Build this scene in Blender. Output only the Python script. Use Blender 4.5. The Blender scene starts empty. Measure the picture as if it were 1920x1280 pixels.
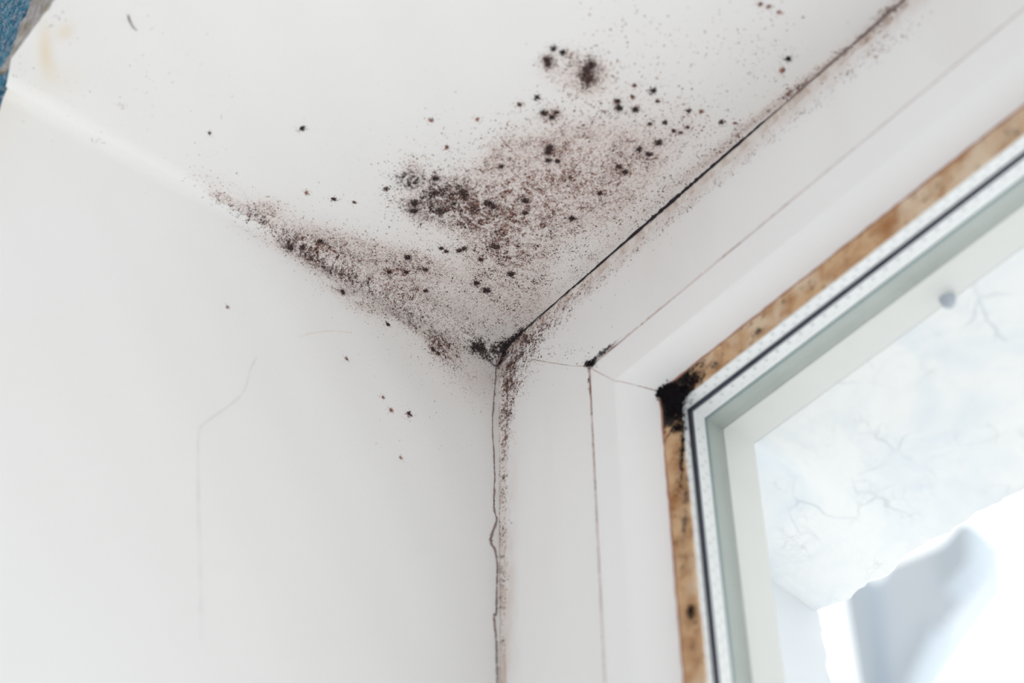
import bpy, math, random
import numpy as np
from mathutils import Matrix, Vector

# ------------------------------------------------------------------ camera
CAM_LOC = (0.45775, -0.36269, -0.54679)
CAM_AXES = [[0.623155, 0.541347, 0.564465], [0.782067, -0.424883, -0.455901], [-0.006969, 0.725547, -0.688138]]
scene = bpy.context.scene
COL = scene.collection
cam_data = bpy.data.cameras.new('camera')
cam = bpy.data.objects.new('camera', cam_data); COL.objects.link(cam)
m = Matrix(CAM_AXES).to_4x4(); m.translation = Vector(CAM_LOC)
cam.matrix_world = m
cam_data.sensor_width = 36.0
cam_data.lens = 3400.0 / 1920.0 * 36.0
cam_data.clip_start = 0.01; cam_data.clip_end = 200
cam_data.dof.use_dof = True
cam_data.dof.focus_distance = 0.775
cam_data.dof.aperture_fstop = 6.2
scene.camera = cam

# ------------------------------------------------------------------ light
scene.view_settings.view_transform = 'Standard'
scene.view_settings.look = 'None'
scene.view_settings.gamma = 1.0
scene.view_settings.use_curve_mapping = False
scene.view_settings.exposure = -0.11
scene.cycles.transparent_max_bounces = 32
world = bpy.data.worlds.new('daylight'); scene.world = world
world.use_nodes = True
wt = world.node_tree; wt.nodes.clear()
w_out = wt.nodes.new('ShaderNodeOutputWorld'); w_bg = wt.nodes.new('ShaderNodeBackground')
w_tc = wt.nodes.new('ShaderNodeTexCoord'); w_sep = wt.nodes.new('ShaderNodeSeparateXYZ')
w_map = wt.nodes.new('ShaderNodeMapRange'); w_map.inputs[1].default_value = -0.15; w_map.inputs[2].default_value = 0.35
w_mix = wt.nodes.new('ShaderNodeMix'); w_mix.data_type = 'RGBA'
w_mix.inputs[6].default_value = (0.635, 0.634, 0.634, 1)   # light coming from the room
w_mix.inputs[7].default_value = (1.88, 1.92, 1.95, 1)   # overcast sky outside the window
wt.links.new(w_tc.outputs['Generated'], w_sep.inputs[0]); wt.links.new(w_sep.outputs[1], w_map.inputs[0])
wt.links.new(w_map.outputs[0], w_mix.inputs[0]); wt.links.new(w_mix.outputs[2], w_bg.inputs[0])
w_bg.inputs[1].default_value = 1.0
wt.links.new(w_bg.outputs[0], w_out.inputs[0])
fill_data = bpy.data.lights.new('soft_fill', 'SUN'); fill_data.energy = 0.58; fill_data.angle = 1.0  # added fill lamp, shining upward from the room side onto frame and wall
fill_lamp = bpy.data.objects.new('soft_fill', fill_data); COL.objects.link(fill_lamp)
fill_lamp.rotation_euler = (Vector((-0.30, 0.72, 0.36))).to_track_quat('-Z', 'Y').to_euler()

# ------------------------------------------------------------------ helpers
def link(o, parent=None):
    COL.objects.link(o)
    if parent is not None: o.parent = parent
    return o
def mesh_obj(name, verts, faces, mat, parent=None, smooth=False):
    me = bpy.data.meshes.new(name); me.from_pydata([tuple(v) for v in verts], [], faces); me.update()
    if mat is not None: me.materials.append(mat)
    if smooth: me.polygons.foreach_set('use_smooth', [True] * len(me.polygons))
    return link(bpy.data.objects.new(name, me), parent)
def tag(o, label=None, cat=None, group=None, kind=None):
    if label: o['label'] = label
    if cat: o['category'] = cat
    if group: o['group'] = group
    if kind: o['kind'] = kind
    return o
def box(x0, x1, y0, y1, z0, z1):
    v = [(x, y, z) for x in (x0, x1) for y in (y0, y1) for z in (z0, z1)]
    f = [(0, 1, 3, 2), (4, 6, 7, 5), (0, 4, 5, 1), (2, 3, 7, 6), (0, 2, 6, 4), (1, 5, 7, 3)]
    return v, f
def lerp(a, b, t): return a + (b - a) * t

class NT:
    def __init__(s, name):
        s.m = bpy.data.materials.new(name); s.m.use_nodes = True; s.t = s.m.node_tree
        s.b = s.t.nodes['Principled BSDF']
    def n(s, ty, **k):
        nd = s.t.nodes.new('ShaderNode' + ty)
        for a, v in k.items(): setattr(nd, a, v)
        return nd
    def l(s, a, b): s.t.links.new(a, b)
    def coord(s, scale=(1, 1, 1)):
        tc = s.n('TexCoord'); mp = s.n('Mapping'); mp.inputs['Scale'].default_value = scale
        s.l(tc.outputs['Object'], mp.inputs[0]); return mp.outputs[0]
    def noise(s, scale, detail=3, rough=.55, vec=None, dist=0):
        nd = s.n('TexNoise'); nd.inputs['Scale'].default_value = scale; nd.inputs['Detail'].default_value = detail
        nd.inputs['Roughness'].default_value = rough; nd.inputs['Distortion'].default_value = dist
        s.l(vec if vec is not None else s.coord(), nd.inputs['Vector']); return nd.outputs['Fac']
    def rng(s, v, a, b, c=0., d=1.):
        nd = s.n('MapRange'); nd.clamp = True
        s.l(v, nd.inputs[0])
        for i, x in enumerate((a, b, c, d)): nd.inputs[i + 1].default_value = x
        return nd.outputs[0]
    def math(s, op, a, b):
        nd = s.n('Math', operation=op)
        for i, x in enumerate((a, b)):
            if isinstance(x, (int, float)): nd.inputs[i].default_value = x
            else: s.l(x, nd.inputs[i])
        return nd.outputs[0]
    def mix(s, f, a, b):
        nd = s.n('Mix', data_type='RGBA')
        if isinstance(f, (int, float)): nd.inputs[0].default_value = f
        else: s.l(f, nd.inputs[0])
        for i, x in ((6, a), (7, b)):
            if isinstance(x, tuple): nd.inputs[i].default_value = (*x, 1)
            else: s.l(x, nd.inputs[i])
        return nd.outputs[2]
    def attr(s, name):
        nd = s.n('Attribute'); nd.attribute_name = name; return nd
    def bump(s, h, dist, strength=1.0):
        nd = s.n('Bump'); nd.inputs['Distance'].default_value = dist; nd.inputs['Strength'].default_value = strength
        s.l(h, nd.inputs['Height']); s.l(nd.outputs[0], s.b.inputs['Normal'])
    def done(s, col=None, rough=.6, spec=.3):
        if col is not None:
            if isinstance(col, tuple): s.b.inputs['Base Color'].default_value = (*col, 1)
            else: s.l(col, s.b.inputs['Base Color'])
        s.b.inputs['Roughness'].default_value = rough; s.b.inputs['Specular IOR Level'].default_value = spec
        return s.m

# ------------------------------------------------------------------ stain and mould data (millimetres on each surface)
# rows: centre, first axis, second axis, number of specks, blackness, speck size
PATCHES = {
  'main': ('c', [
    (57.3,-73.3,2.5,9.9,-6.3,2.7,3000,0.8,0.95),
    (48.9,-76.4,2.7,5.9,-4.6,2.6,900,0.6,0.9),
    (58.9,-60.9,1.9,8.9,-5.8,2.4,1700,0.5,0.95),
    (57.3,-91.9,1.5,1.8,-2.1,1.5,800,0.97,0.9),
    (63.4,-93.8,-1.8,3.2,-2.7,-0.7,60,0.1,0.8),
    (69.5,-51.2,1.5,13.9,-9.5,3.3,3300,0.3,0.95),
    (91.8,-55.4,9.2,7.4,-7.7,8.1,2400,0.12,1),
    (56.5,-43.7,-0.0,10.9,-8.2,2.3,1900,0.35,0.95),
    (47.3,-30.8,-2.0,10.4,-9.6,1.2,1400,0.4,0.95),
    (100.2,-40.2,17.4,2.5,-5.1,12.3,2900,0.08,1),
    (115.5,-25.3,14.2,0.5,-2.7,8.7,900,0.08,1),
    (83.8,-37.7,12.1,5.8,-6.6,9.3,1200,0.2,1),
    (115.0,-52.7,11.6,5.7,-5.3,7.7,450,0.05,1.05),
    (87.6,-69.7,0.5,4.0,-10.1,3.4,220,0.1,1),
    (118.4,-30.6,2.9,3.7,-4.6,4.0,260,0.3,1),
    (98.5,-19.0,12.2,0.4,-2.5,7.7,380,0.05,1),
    (119.2,-68.2,2.0,2.6,-2.0,1.7,60,0.25,1.1),
    (140.5,-33.4,11.3,5.5,-4.3,6.7,160,0.02,1.1),
    (29.4,-28.1,4.7,10.5,-9.5,5.7,700,0.45,0.9),
    (36.0,-50.2,4.2,13.0,-8.2,4.1,420,0.4,0.9),
    (33.5,-12.5,8.4,1.8,-3.5,6.4,420,0.3,0.9),
    (11.7,-40.3,4.1,13.4,-10.0,5.0,500,0.35,0.85),
    (68.8,-28.2,1.9,2.4,-2.8,2.3,110,0.95,1),
    (130.9,-19.2,13.8,1.0,-2.0,6.2,260,0.03,1),
    (25.4,-1.5,10.6,1.2,-2.6,5.5,160,0.6,0.8),
    (11.2,-19.7,5.7,12.8,-7.9,4.7,420,0.8,0.75),
    (71.3,-10.2,15.1,0.9,-1.8,4.8,120,0.2,0.9),
    (66.6,-40.6,11.2,24.2,-20.2,12.3,1100,0.3,0.8),
  ]),
  'edge': ('c', [
    (0.4,-106.4,-0.2,5.2,-1.2,0.2,200,0.9,0.9),
    (0.4,-90.4,-0.1,9.5,-1.2,0.3,420,0.85,0.9),
    (0.6,-71.4,-0.3,7.4,-0.9,0.2,260,0.8,0.9),
    (4.3,-142.6,-0.1,2.7,-0.8,0.1,90,0.6,0.9),
    (3.5,-128.0,-0.1,3.2,-0.7,0.1,90,0.9,0.9),
    (1.6,-111.2,0.0,3.2,-2.0,0.5,380,0.85,0.9),
    (3.4,-100.5,0.2,8.4,-2.6,0.7,1100,0.5,0.95),
    (2.7,-86.6,0.1,11.9,-4.1,1.0,1500,0.5,0.9),
    (7.8,-100.8,1.3,6.6,-4.0,1.4,250,0.3,0.9),
    (15.1,-81.7,0.8,10.5,-5.1,1.6,350,0.2,0.9),
    (5.1,-71.9,-0.4,12.2,-5.8,1.4,1000,0.45,0.9),
    (7.7,-59.9,2.4,5.4,-5.6,3.1,1100,0.3,1),
    (18.9,-69.4,3.7,8.2,-4.9,2.7,300,0.3,0.9),
    (22.7,-57.0,1.6,8.0,-2.8,1.1,260,0.3,0.9),
    (4.1,-129.7,-0.4,4.6,-1.7,0.3,90,0.7,0.9),
    (8.1,-124.6,1.8,3.9,-3.2,1.5,90,0.3,0.9),
    (10.5,-128.7,2.4,3.1,-2.5,1.6,60,0.3,0.9),
    (2.9,-146.7,0.0,3.1,-1.1,0.2,60,0.6,0.8),
    (2.7,-133.9,-0.2,5.9,-1.4,0.3,90,0.8,0.8),
    (8.6,-142.7,0.7,8.7,-3.9,1.0,80,0.3,0.8),
    (6.9,-154.2,0.4,5.6,-2.8,0.6,40,0.2,0.8),
    (2.0,-83.4,-0.4,26.4,-7.3,1.8,700,0.6,0.75),
    (4.6,-49.2,-0.8,22.6,-7.4,1.9,650,0.7,0.75),
    (11.6,-103.3,2.5,13.2,-3.9,1.4,120,0.2,0.8),
  ]),
  'wall': ('w', [
    (-81.7,-3.8,14.3,-0.3,-1.0,-3.1,600,0.75,0.75),
    (-56.9,-4.3,17.0,-0.8,-1.5,-4.2,600,0.8,0.7),
    (-34.3,-3.4,14.9,-0.7,-1.6,-4.3,400,0.75,0.7),
    (-105.9,-3.2,9.2,-0.2,-0.8,-2.7,260,0.6,0.8),
    (-83.8,-12.9,4.6,1.4,-0.2,-1.3,50,0.9,0.9),
    (-70.2,-14.9,7.6,1.4,-0.6,-2.7,140,0.3,0.9),
    (-41.2,-10.7,10.0,-1.3,-1.0,-2.4,900,0.7,0.85),
    (-31.7,-14.6,4.5,-3.2,-2.7,-4.2,750,0.55,0.95),
    (-19.6,-17.0,8.9,-3.0,-4.5,-8.6,420,0.5,0.7),
    (-10.9,-24.5,1.0,-5.5,-9.9,-7.4,230,0.35,0.7),
    (-89.5,-8.6,11.1,-2.1,-2.0,-5.4,260,0.7,0.8),
    (-110.8,-6.4,8.7,-1.6,-1.4,-4.0,100,0.5,0.8),
    (-126.6,-4.1,8.6,-1.6,-1.6,-4.7,60,0.3,0.8),
    (-50.4,-25.5,13.7,-2.6,-4.3,-10.1,140,0.2,0.8),
    (-25.0,-38.4,2.2,-10.6,-16.4,-12.2,90,0.15,0.8),
  ]),
  'corner': ('c', [
    (-0.4,-12.7,0.5,2.9,-1.8,0.8,700,0.97,0.9),
    (0.8,-5.7,1.5,5.1,-2.1,1.1,1500,0.97,0.9),
    (3.0,-0.0,2.8,0.0,-0.9,2.3,1500,1,1),
    (10.6,-0.9,6.8,-0.1,-0.4,1.1,900,1,0.9),
    (-0.2,-16.8,0.4,6.6,-2.4,0.9,220,1,0.8),
  ]),
  'top': ('c', [
    (142.4,-69.8,1.0,2.0,-3.0,1.9,520,0.9,1.1),
    (142.4,-69.0,3.0,3.8,-4.3,3.6,420,0.25,1.1),
    (136.9,-84.9,0.5,1.8,-2.7,1.2,150,0.6,1.1),
    (138.7,-77.8,2.7,5.5,-3.4,2.1,110,0.1,1.1),
    (135.3,-69.7,4.3,6.9,-2.9,2.1,90,0.05,1.1),
    (145.3,-81.2,0.1,1.5,-1.1,0.3,40,0.4,1),
  ]),
  'faint': ('c', [
    (164.3,-73.3,6.1,7.8,-5.5,4.8,60,0,1.1),
    (192.0,-34.2,8.6,10.9,-7.1,6.8,80,0,1.1),
    (164.9,-36.2,20.1,9.9,-8.1,13.1,120,0,1.1),
    (177.0,-8.4,14.2,3.3,-3.0,7.2,90,0.0,1.1),
    (169.9,-54.4,11.1,14.1,-9.2,8.3,60,0,1.1),
    (93.9,-83.9,18.0,14.6,-7.5,7.7,160,0.05,1),
    (67.8,-90.4,6.6,8.3,-5.6,4.2,40,0.05,0.9),
    (149.8,-47.2,4.5,9.4,-6.4,4.3,80,0.1,1.1),
    (147.2,-22.7,2.8,3.6,-4.0,3.6,60,0.2,1.1),
    (141.4,-5.9,13.8,0.3,-0.9,3.0,120,0.2,1),
    (33.1,-78.4,3.6,17.8,-8.2,3.2,90,0.2,0.8),
  ]),
  'joint': ('c', [
    (188.3,-2.4,8.4,0.9,-0.4,1.2,220,0.35,1),
    (207.5,-0.6,6.1,0.6,-0.4,1.4,220,0.4,1),
    (223.3,1.5,6.1,0.1,-0.3,1.4,200,0.6,1),
    (233.3,-0.6,5.2,0.1,-0.4,1.9,260,0.6,1.1),
    (169.1,-3.6,8.6,0.9,-0.4,1.2,120,0.4,1),
    (145.0,-3.5,11.3,0.7,-0.5,1.8,150,0.3,0.9),
    (115.2,-4.9,14.4,0.3,-0.7,2.3,160,0.5,0.8),
    (71.7,-4.7,15.4,0.3,-0.7,2.1,160,0.7,0.8),
  ]),
  'frame': ('f', [
    (14.2,-6.0,4.4,-5.5,-4.9,-3.6,2000,0.7,0.85),
    (27.0,-7.3,8.6,-0.6,2.1,-4.1,1100,0.3,0.9),
    (23.6,2.3,9.3,0.2,0.9,-1.7,600,0.8,0.9),
    (45.0,-6.1,13.5,-0.3,1.7,-3.3,900,0.3,0.85),
    (37.9,-5.4,6.9,5.9,1.5,-1.9,300,0.1,0.9),
    (23.1,-16.4,9.1,-8.1,-0.8,-3.1,200,0.15,0.9),
    (7.4,-19.0,3.3,-2.7,-1.8,-9.2,1400,0.5,0.85),
    (4.6,-37.0,2.5,-1.9,-1.1,-14.3,1100,0.3,0.85),
    (12.0,-27.0,2.0,-2.1,-4.2,-5.6,500,0.2,0.9),
    (13.9,-22.2,4.7,-4.9,-3.3,-5.2,260,0.2,0.9),
    (1.9,-64.6,1.8,-1.2,-0.1,-20.0,800,0.15,0.9),
    (33.7,-24.2,12.1,-8.9,-0.1,-3.6,110,0.02,1),
    (86.0,-8.7,17.8,-0.3,1.1,-2.4,220,0.3,0.9),
    (133.9,-9.9,16.9,-1.2,0.7,-1.9,200,0.15,0.9),
    (178.1,-12.3,18.0,-1.8,0.7,-2.2,220,0.2,1),
    (211.7,-11.8,12.6,-1.0,0.9,-3.2,200,0.15,1),
    (227.4,-13.5,8.2,-0.6,0.9,-3.5,90,0.1,1.1),
    (1.2,-126.6,1.3,-0.8,-0.2,-28.0,220,0.2,1),
    (1.4,-100.4,1.7,-1.0,-0.1,-16.1,160,0.25,1),
  ]),
  'seal': ('b', [
    (90.0,-80.9,2.6,-1.8,-0.2,-1.8,1500,1.1,1.2),
    (94.4,-85.9,1.1,-2.9,-2.8,0.5,1700,1.1,1.2),
    (92.1,-90.1,1.3,-1.4,-1.1,-1.5,500,1.1,1.1),
    (86.8,-76.2,2.6,-2.8,-0.5,-0.7,160,1.1,1.1),
    (96.7,-91.9,1.1,-0.8,-0.4,-3.5,260,1.1,1.1),
    (101.9,-82.5,2.4,-0.2,0.8,-1.9,170,1.05,1.1),
    (105.8,-85.3,1.2,-0.1,0.5,-1.3,80,1.05,1.1),
    (94.0,-101.5,1.7,-1.1,-0.1,-1.0,110,1.1,1.1),
    (95.5,-112.2,0.6,-0.4,-1.6,-8.2,420,1.05,1),
    (95.6,-97.0,1.4,-1.0,-0.3,-3.0,300,1.05,1),
    (116.3,-85.8,1.1,0.1,0.4,-0.9,40,1,1),
    (139.5,-85.5,1.9,0.1,0.3,-0.8,70,1,1),
    (91.9,-183.9,1.0,-0.6,-0.2,-1.7,90,1.1,1.1),
    (94.3,-139.1,0.5,-0.3,-2.6,-13.0,260,0.95,1),
    (91.5,-124.9,1.1,-0.8,-2.6,-13.4,60,0.6,1),
    (258.2,-85.2,1.6,0.1,0.3,-1.1,70,0.8,1.2),
    (107.3,-83.1,7.0,0.0,0.4,-1.0,120,0.6,1),
  ]),
  'groove': ('g', [
    (58.6,-49.3,1.4,-1.0,-0.0,-0.8,220,1.1,1),
    (61.9,-49.4,1.3,-0.1,0.3,-0.7,60,1.1,1),
    (66.5,-49.3,2.0,0.0,0.4,-0.8,150,1,1),
    (72.1,-49.3,2.0,0.0,0.3,-0.5,70,0.9,1),
    (58.3,-54.4,0.4,-0.3,-0.2,-3.4,60,0.9,0.9),
  ]),
  'dust': ('c', [
    (19.8,-200.3,0.8,1.0,-0.7,0.4,14,0.3,0.9),
    (1.1,-200.1,0.5,1.5,-0.8,0.3,10,0.7,0.8),
    (13.7,-217.7,7.6,16.1,-14.9,5.8,34,0.7,0.7),
    (28.2,-188.8,4.5,21.7,-15.5,4.3,60,0.5,0.6),
    (42.3,-239.9,-0.2,1.5,-3.4,0.1,26,0.6,0.9),
    (7.0,-236.7,2.0,2.5,-6.9,3.6,16,0.5,0.8),
    (48.3,-200.6,7.4,9.4,-13.0,7.7,24,0.5,0.6),
  ]),
}
NODULES = {
  'main': [(64.1,-83.2,1.5),(48.6,-82.1,2.0),(45.0,-80.0,1.5),(51.0,-71.5,2.25),(65.0,-70.1,2.0),(63.4,-68.4,1.5),(58.1,-78.4,1.25),(67.0,-58.6,2.0),(66.8,-56.0,1.5),(77.4,-47.8,1.5),(72.4,-43.8,1.25),(49.7,-41.2,1.75),(41.4,-26.6,1.5),(27.0,-28.5,1.75),(27.9,-34.7,1.25),(39.9,-41.7,0.88),(38.7,-51.7,1.0),(40.5,-50.9,0.88),(35.2,-58.6,0.75),(35.0,-55.9,0.75),(81.4,-26.7,1.25),(104.3,-57.4,1.75),(102.8,-56.7,1.5),(105.3,-57.9,1.25),(114.3,-29.9,1.25),(113.8,-26.0,1.25),(133.5,-25.7,1.5),(126.1,-29.3,1.25),(126.4,-24.5,1.25),(101.7,-50.9,1.0),(99.6,-54.0,1.0),(117.4,-70.8,1.25),(117.6,-67.2,1.25),(120.8,-67.4,0.88),(99.2,-26.7,1.0),(85.7,-66.8,1.0),(137.1,-49.4,1.5),(140.4,-43.8,1.25),(139.2,-52.1,1.0)],
  'edge': [(22.4,-66.4,1.5),(-0.2,-110.0,1.25),(7.1,-100.3,1.25),(2.0,-105.3,1.0),(21.1,-56.6,1.0),(10.5,-67.5,1.0),(11.0,-48.9,0.75),(14.9,-61.8,0.75)],
  'wall': [(-36.1,-18.7,1.0),(-33.3,-19.2,0.75),(-83.2,-13.2,1.0)],
  'corner': [(2.9,-0.2,1.75),(-1.8,1.1,1.25),(5.9,-0.2,1.5),(0.1,-13.2,1.0)],
  'top': [(143.9,-71.1,2.25),(141.0,-69.4,2.25),(146.5,-71.5,1.5),(140.3,-67.5,1.5),(138.1,-86.2,1.5),(136.6,-84.4,1.0)],
}
SPOTS = [
  ('c', 53.2, -139.9, 1.25, 1, 'single dark mould spot alone on bare ceiling, left of the big speckled patch'),
  ('c', 28.6, -166.8, 0.62, 0.8, 'tiny black mould dot on bare ceiling, leftmost of all the spots'),
  ('c', 26.3, -119.8, 0.88, 0.3, 'small brown mould spot, leftmost of the row of four leading to the big patch'),
  ('c', 30.2, -109.2, 1.12, 0.8, 'dark haloed mould spot, second from left of the row of four'),
  ('c', 33.7, -101.5, 0.75, 0.6, 'small mould spot, third from left in the row leading to the big patch'),
  ('c', 47.5, -95.7, 1.12, 0.8, 'dark mould spot just left of the round black blotch at the big patch tip'),
  ('c', 87.2, -102.8, 1.0, 0.3, 'pale brown haloed mould spot, upper of the two above the big patch tip'),
  ('c', 80.0, -89.6, 0.88, 0.4, 'small reddish mould spot on clean ceiling right above the left end of the big patch'),
  ('c', 99.2, -89.3, 0.88, 0.2, 'faint reddish mould spot on the ceiling between the haloed spot and the twin spots'),
  ('c', 114.7, -80.8, 1.12, 0.6, 'pair of touching mould dots left above the hooked cluster at the top of the patch'),
  ('c', 121.7, -77.7, 1.25, 0.9, 'dark round mould spot right of the twin dots, below the black twin blotches'),
  ('c', 143.7, -87.6, 1.5, 1, 'black round mould spot, left one of the two dots above the largest blotch'),
  ('c', 144.3, -84.0, 1.5, 1, 'black mould spot right beside the topmost black dot on the ceiling'),
  ('c', 151.5, -44.9, 1.75, 1, 'large dark mould spot right below the largest black blotch, upper right of the patch'),
  ('c', 148.8, -40.0, 1.0, 0.6, 'small mould dot just under the large dark spot at upper right of the patch'),
  ('c', 149.0, -51.9, 1.0, 0.4, 'small reddish mould dot left above the large dark spot at upper right'),
  ('c', 144.2, -48.8, 1.0, 0.5, 'small mould dot between the reddish dot above and the darker dot below it'),
  ('c', 138.4, -34.8, 1.0, 0.7, 'small mould dot left of its twin in the loose group near the window frame edge'),
  ('c', 142.7, -30.6, 1.25, 0.8, 'dark mould dot left at the start of the loose group near the window frame edge'),
  ('c', 152.9, -27.6, 1.12, 0.9, 'dark mould spot at the top of the loose group near the window frame edge'),
  ('c', 155.7, -23.5, 0.88, 0.2, 'pale reddish mould spot right of the top one of the loose group'),
  ('c', 141.7, -25.3, 1.0, 0.9, 'dark mould dot at the bottom left of the loose group near the window frame edge'),
  ('c', 142.8, -22.6, 0.88, 0.8, 'mould dot at the bottom middle of the loose group near the window frame edge'),
  ('c', 146.4, -22.5, 0.88, 0.7, 'mould dot at the right of the loose group near the window frame edge'),
  ('c', 156.5, -13.5, 1.25, 0.8, 'blurred mould spot with a side smear, between the loose group and the ceiling crack'),
  ('c', 159.3, -9.1, 0.75, 0.3, 'faint reddish mould dot nearest the ceiling crack, right of the smeared spot'),
  ('c', 194.7, -15.2, 1.5, 1, 'solitary near-black mould spot at upper right of the ceiling near the frame'),
  ('c', 189.3, -13.1, 1.25, 0.1, 'faint brown mould smudge just below the solitary near-black spot at upper right'),
  ('c', 206.1, -41.0, 1.0, 0.4, 'blurred brown mould dot at the top edge, leftmost of a row of three'),
  ('c', 207.2, -37.7, 0.88, 0.2, 'faint brown mould dot at the top edge, middle of a row of three'),
  ('c', 207.7, -32.8, 0.88, 0.2, 'faint brown mould dot near the top edge, rightmost of a row of three'),
  ('w', -59.6, -17.9, 1.12, 1, 'small black mould spot on the wall below the speckled ceiling edge'),
  ('w', -78.5, -48.3, 0.88, 0.4, 'reddish brown mould dot alone on the wall, lower left of the black wall spot'),
  ('w', -47.3, -61.5, 1.5, 0.6, 'hooked dark brown mould spot, largest of the three in the little wall group'),
  ('w', -56.0, -63.9, 1.0, 0.4, 'brown mould spot just left of the hooked one on the wall'),
  ('w', -60.2, -59.3, 0.75, 0.4, 'small mould dot at the top of the little wall group'),
  ('w', -50.3, -85.8, 0.75, 0.15, 'faint orange mould dot on the wall below the hooked brown spot'),
  ('w', -134.5, -53.4, 0.62, 0.5, 'tiny dark dash shaped mark on the plain left part of the wall'),
]
CRACK_TOP = [(1.8, 0.1), (18.6, -0.5), (42.1, -0.4), (54.9, -0.7), (70.3, -0.5), (94.6, -1.1), (106.0, -1.0), (116.8, -0.6), (126.5, -0.7), (136.3, 0.3), (152.8, 0.6), (167.9, 0.5), (184.6, 1.3), (201.2, 1.6), (217.1, 2.3), (228.3, 1.9), (239.9, 0.8)]
CRACK_WALL = [(-0.3, -2.1), (-2.1, -10.2), (-2.7, -19.9), (-3.6, -32.7), (-4.2, -45.1), (-3.3, -59.3), (-3.0, -73.5), (-3.3, -87.6), (-1.9, -93.8), (-4.4, -101.7), (-4.9, -106.7), (-2.8, -109.4), (-1.7, -116.3), (-2.0, -126.8), (-2.3, -139.5), (-3.3, -141.2), (-2.3, -151.8), (-2.0, -161.4), (-1.8, -171.9)]
HAIRLINE = [(-119.0, -70.5), (-121.1, -77.8), (-122.7, -90.1), (-128.0, -100.5), (-136.7, -113.6), (-138.8, -119.8), (-137.0, -135.7), (-134.4, -153.7), (-130.8, -175.0), (-126.7, -203.7)]
SCRATCH = [(-101.7, -50.1), (-94.6, -43.6), (-86.0, -37.3), (-77.1, -33.2)]
THREAD = [(58.6, -220.3), (57.0, -218.9), (55.7, -217.4), (54.6, -215.7), (54.2, -213.9)]
CURL = [(-9.2, -7.9), (-6.8, -8.7), (-5.1, -10.3), (-2.7, -9.9), (-0.3, -6.6), (0.9, -3.3)]
STAINS = [(27.1,-237.5,1.1,1.4,-6.2,3.3,0.5),(37.2,-234.6,3.3,0.6,-0.9,1.9,0.45),(20.3,-232.1,1.8,1.2,-3.7,3.1,0.3),(-1.8,-233.3,-0.1,2.8,-2.1,0.2,0.35),(15.7,-225.6,3.8,4.8,-4.6,2.5,0.15)]
CAM_LOC = (0.45775, -0.36269, -0.54679)
CAM_AXES = [[0.623155, 0.541347, 0.564465], [0.782067, -0.424883, -0.455901], [-0.006969, 0.725547, -0.688138]]

# ------------------------------------------------------------------ materials
def plaster(name, base):
    t = NT(name)
    big = t.rng(t.noise(9, 3), .35, .7)
    c = t.mix(t.math('MULTIPLY', big, .35), base, tuple(b * f for b, f in zip(base, (.97, .955, .94))))
    # soft brown haze and the finest speckle, driven by the growth density stored on the mesh
    h = t.attr('growth').outputs['Fac']; bl = t.attr('blackness').outputs['Fac']; st = t.attr('yellowing').outputs['Fac']
    mold = t.mix(bl, (.44, .25, .20), (.15, .12, .12))
    fine = t.noise(2600, 2, .6); mid = t.noise(900, 3, .6)
    thr = t.math('ADD', t.math('MULTIPLY', fine, .65), t.math('MULTIPLY', mid, .45))
    v = t.math('ADD', thr, t.math('MULTIPLY', h, .11))
    sp = t.rng(v, .70, .80)
    c = t.mix(t.math('MULTIPLY', t.rng(h, .0, 1.4), .24), c, (.64, .44, .37))
    c = t.mix(t.math('MULTIPLY', sp, .65), c, mold)
    c = t.mix(st, c, (.80, .66, .45))
    t.bump(t.noise(420, 4, .6), .00022, .6)
    return t.done(c, .75, .2)
M_ceiling = plaster('ceiling_paint', (.87, .866, .857))
M_wall = plaster('wall_paint', (.845, .845, .838))
def speck_material():
    t = NT('mould'); c = t.attr('tint').outputs['Color']
    return t.done(c, .9, .05)
M_mold = speck_material()

def simple(name, col, rough=.5, spec=.4, var=0., scale=60):
    t = NT(name)
    if var:
        c = t.mix(t.math('MULTIPLY', t.rng(t.noise(scale, 4), .35, .7), var), col, tuple(x * .72 for x in col))
        return t.done(c, rough, spec)
    return t.done(col, rough, spec)

def frame_mat():
    t = NT('window_frame_plastic')
    base = (.845, .845, .845)
    gr = t.rng(t.noise(14, 4, .6, t.coord((1, 1, .25))), .5, .72)
    c = t.mix(t.math('MULTIPLY', gr, .30), base, (.70, .675, .64))
    sx = t.n('SeparateXYZ'); tc = t.n('TexCoord'); t.l(tc.outputs['Object'], sx.inputs[0])
    dj = t.math('MINIMUM', sx.outputs[0], t.math('MULTIPLY', sx.outputs[2], -1.))
    st = t.math('MULTIPLY', t.rng(dj, .002, .013, 1., 0.), t.rng(t.noise(90, 4, .65, t.coord((1, 1, .4))), .36, .66))
    c = t.mix(t.math('MULTIPLY', st, .6), c, (.58, .41, .33))
    sp = t.rng(t.noise(160, 3, .7), .70, .78)
    c = t.mix(t.math('MULTIPLY', sp, .25), c, (.55, .42, .36))
    t.bump(t.noise(300, 3), .0001, .3)
    return t.done(c, .38, .35)
M_frame = frame_mat()
M_sash = simple('sash_plastic', (.88, .88, .885), .3, .45, .06, 20)

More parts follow.
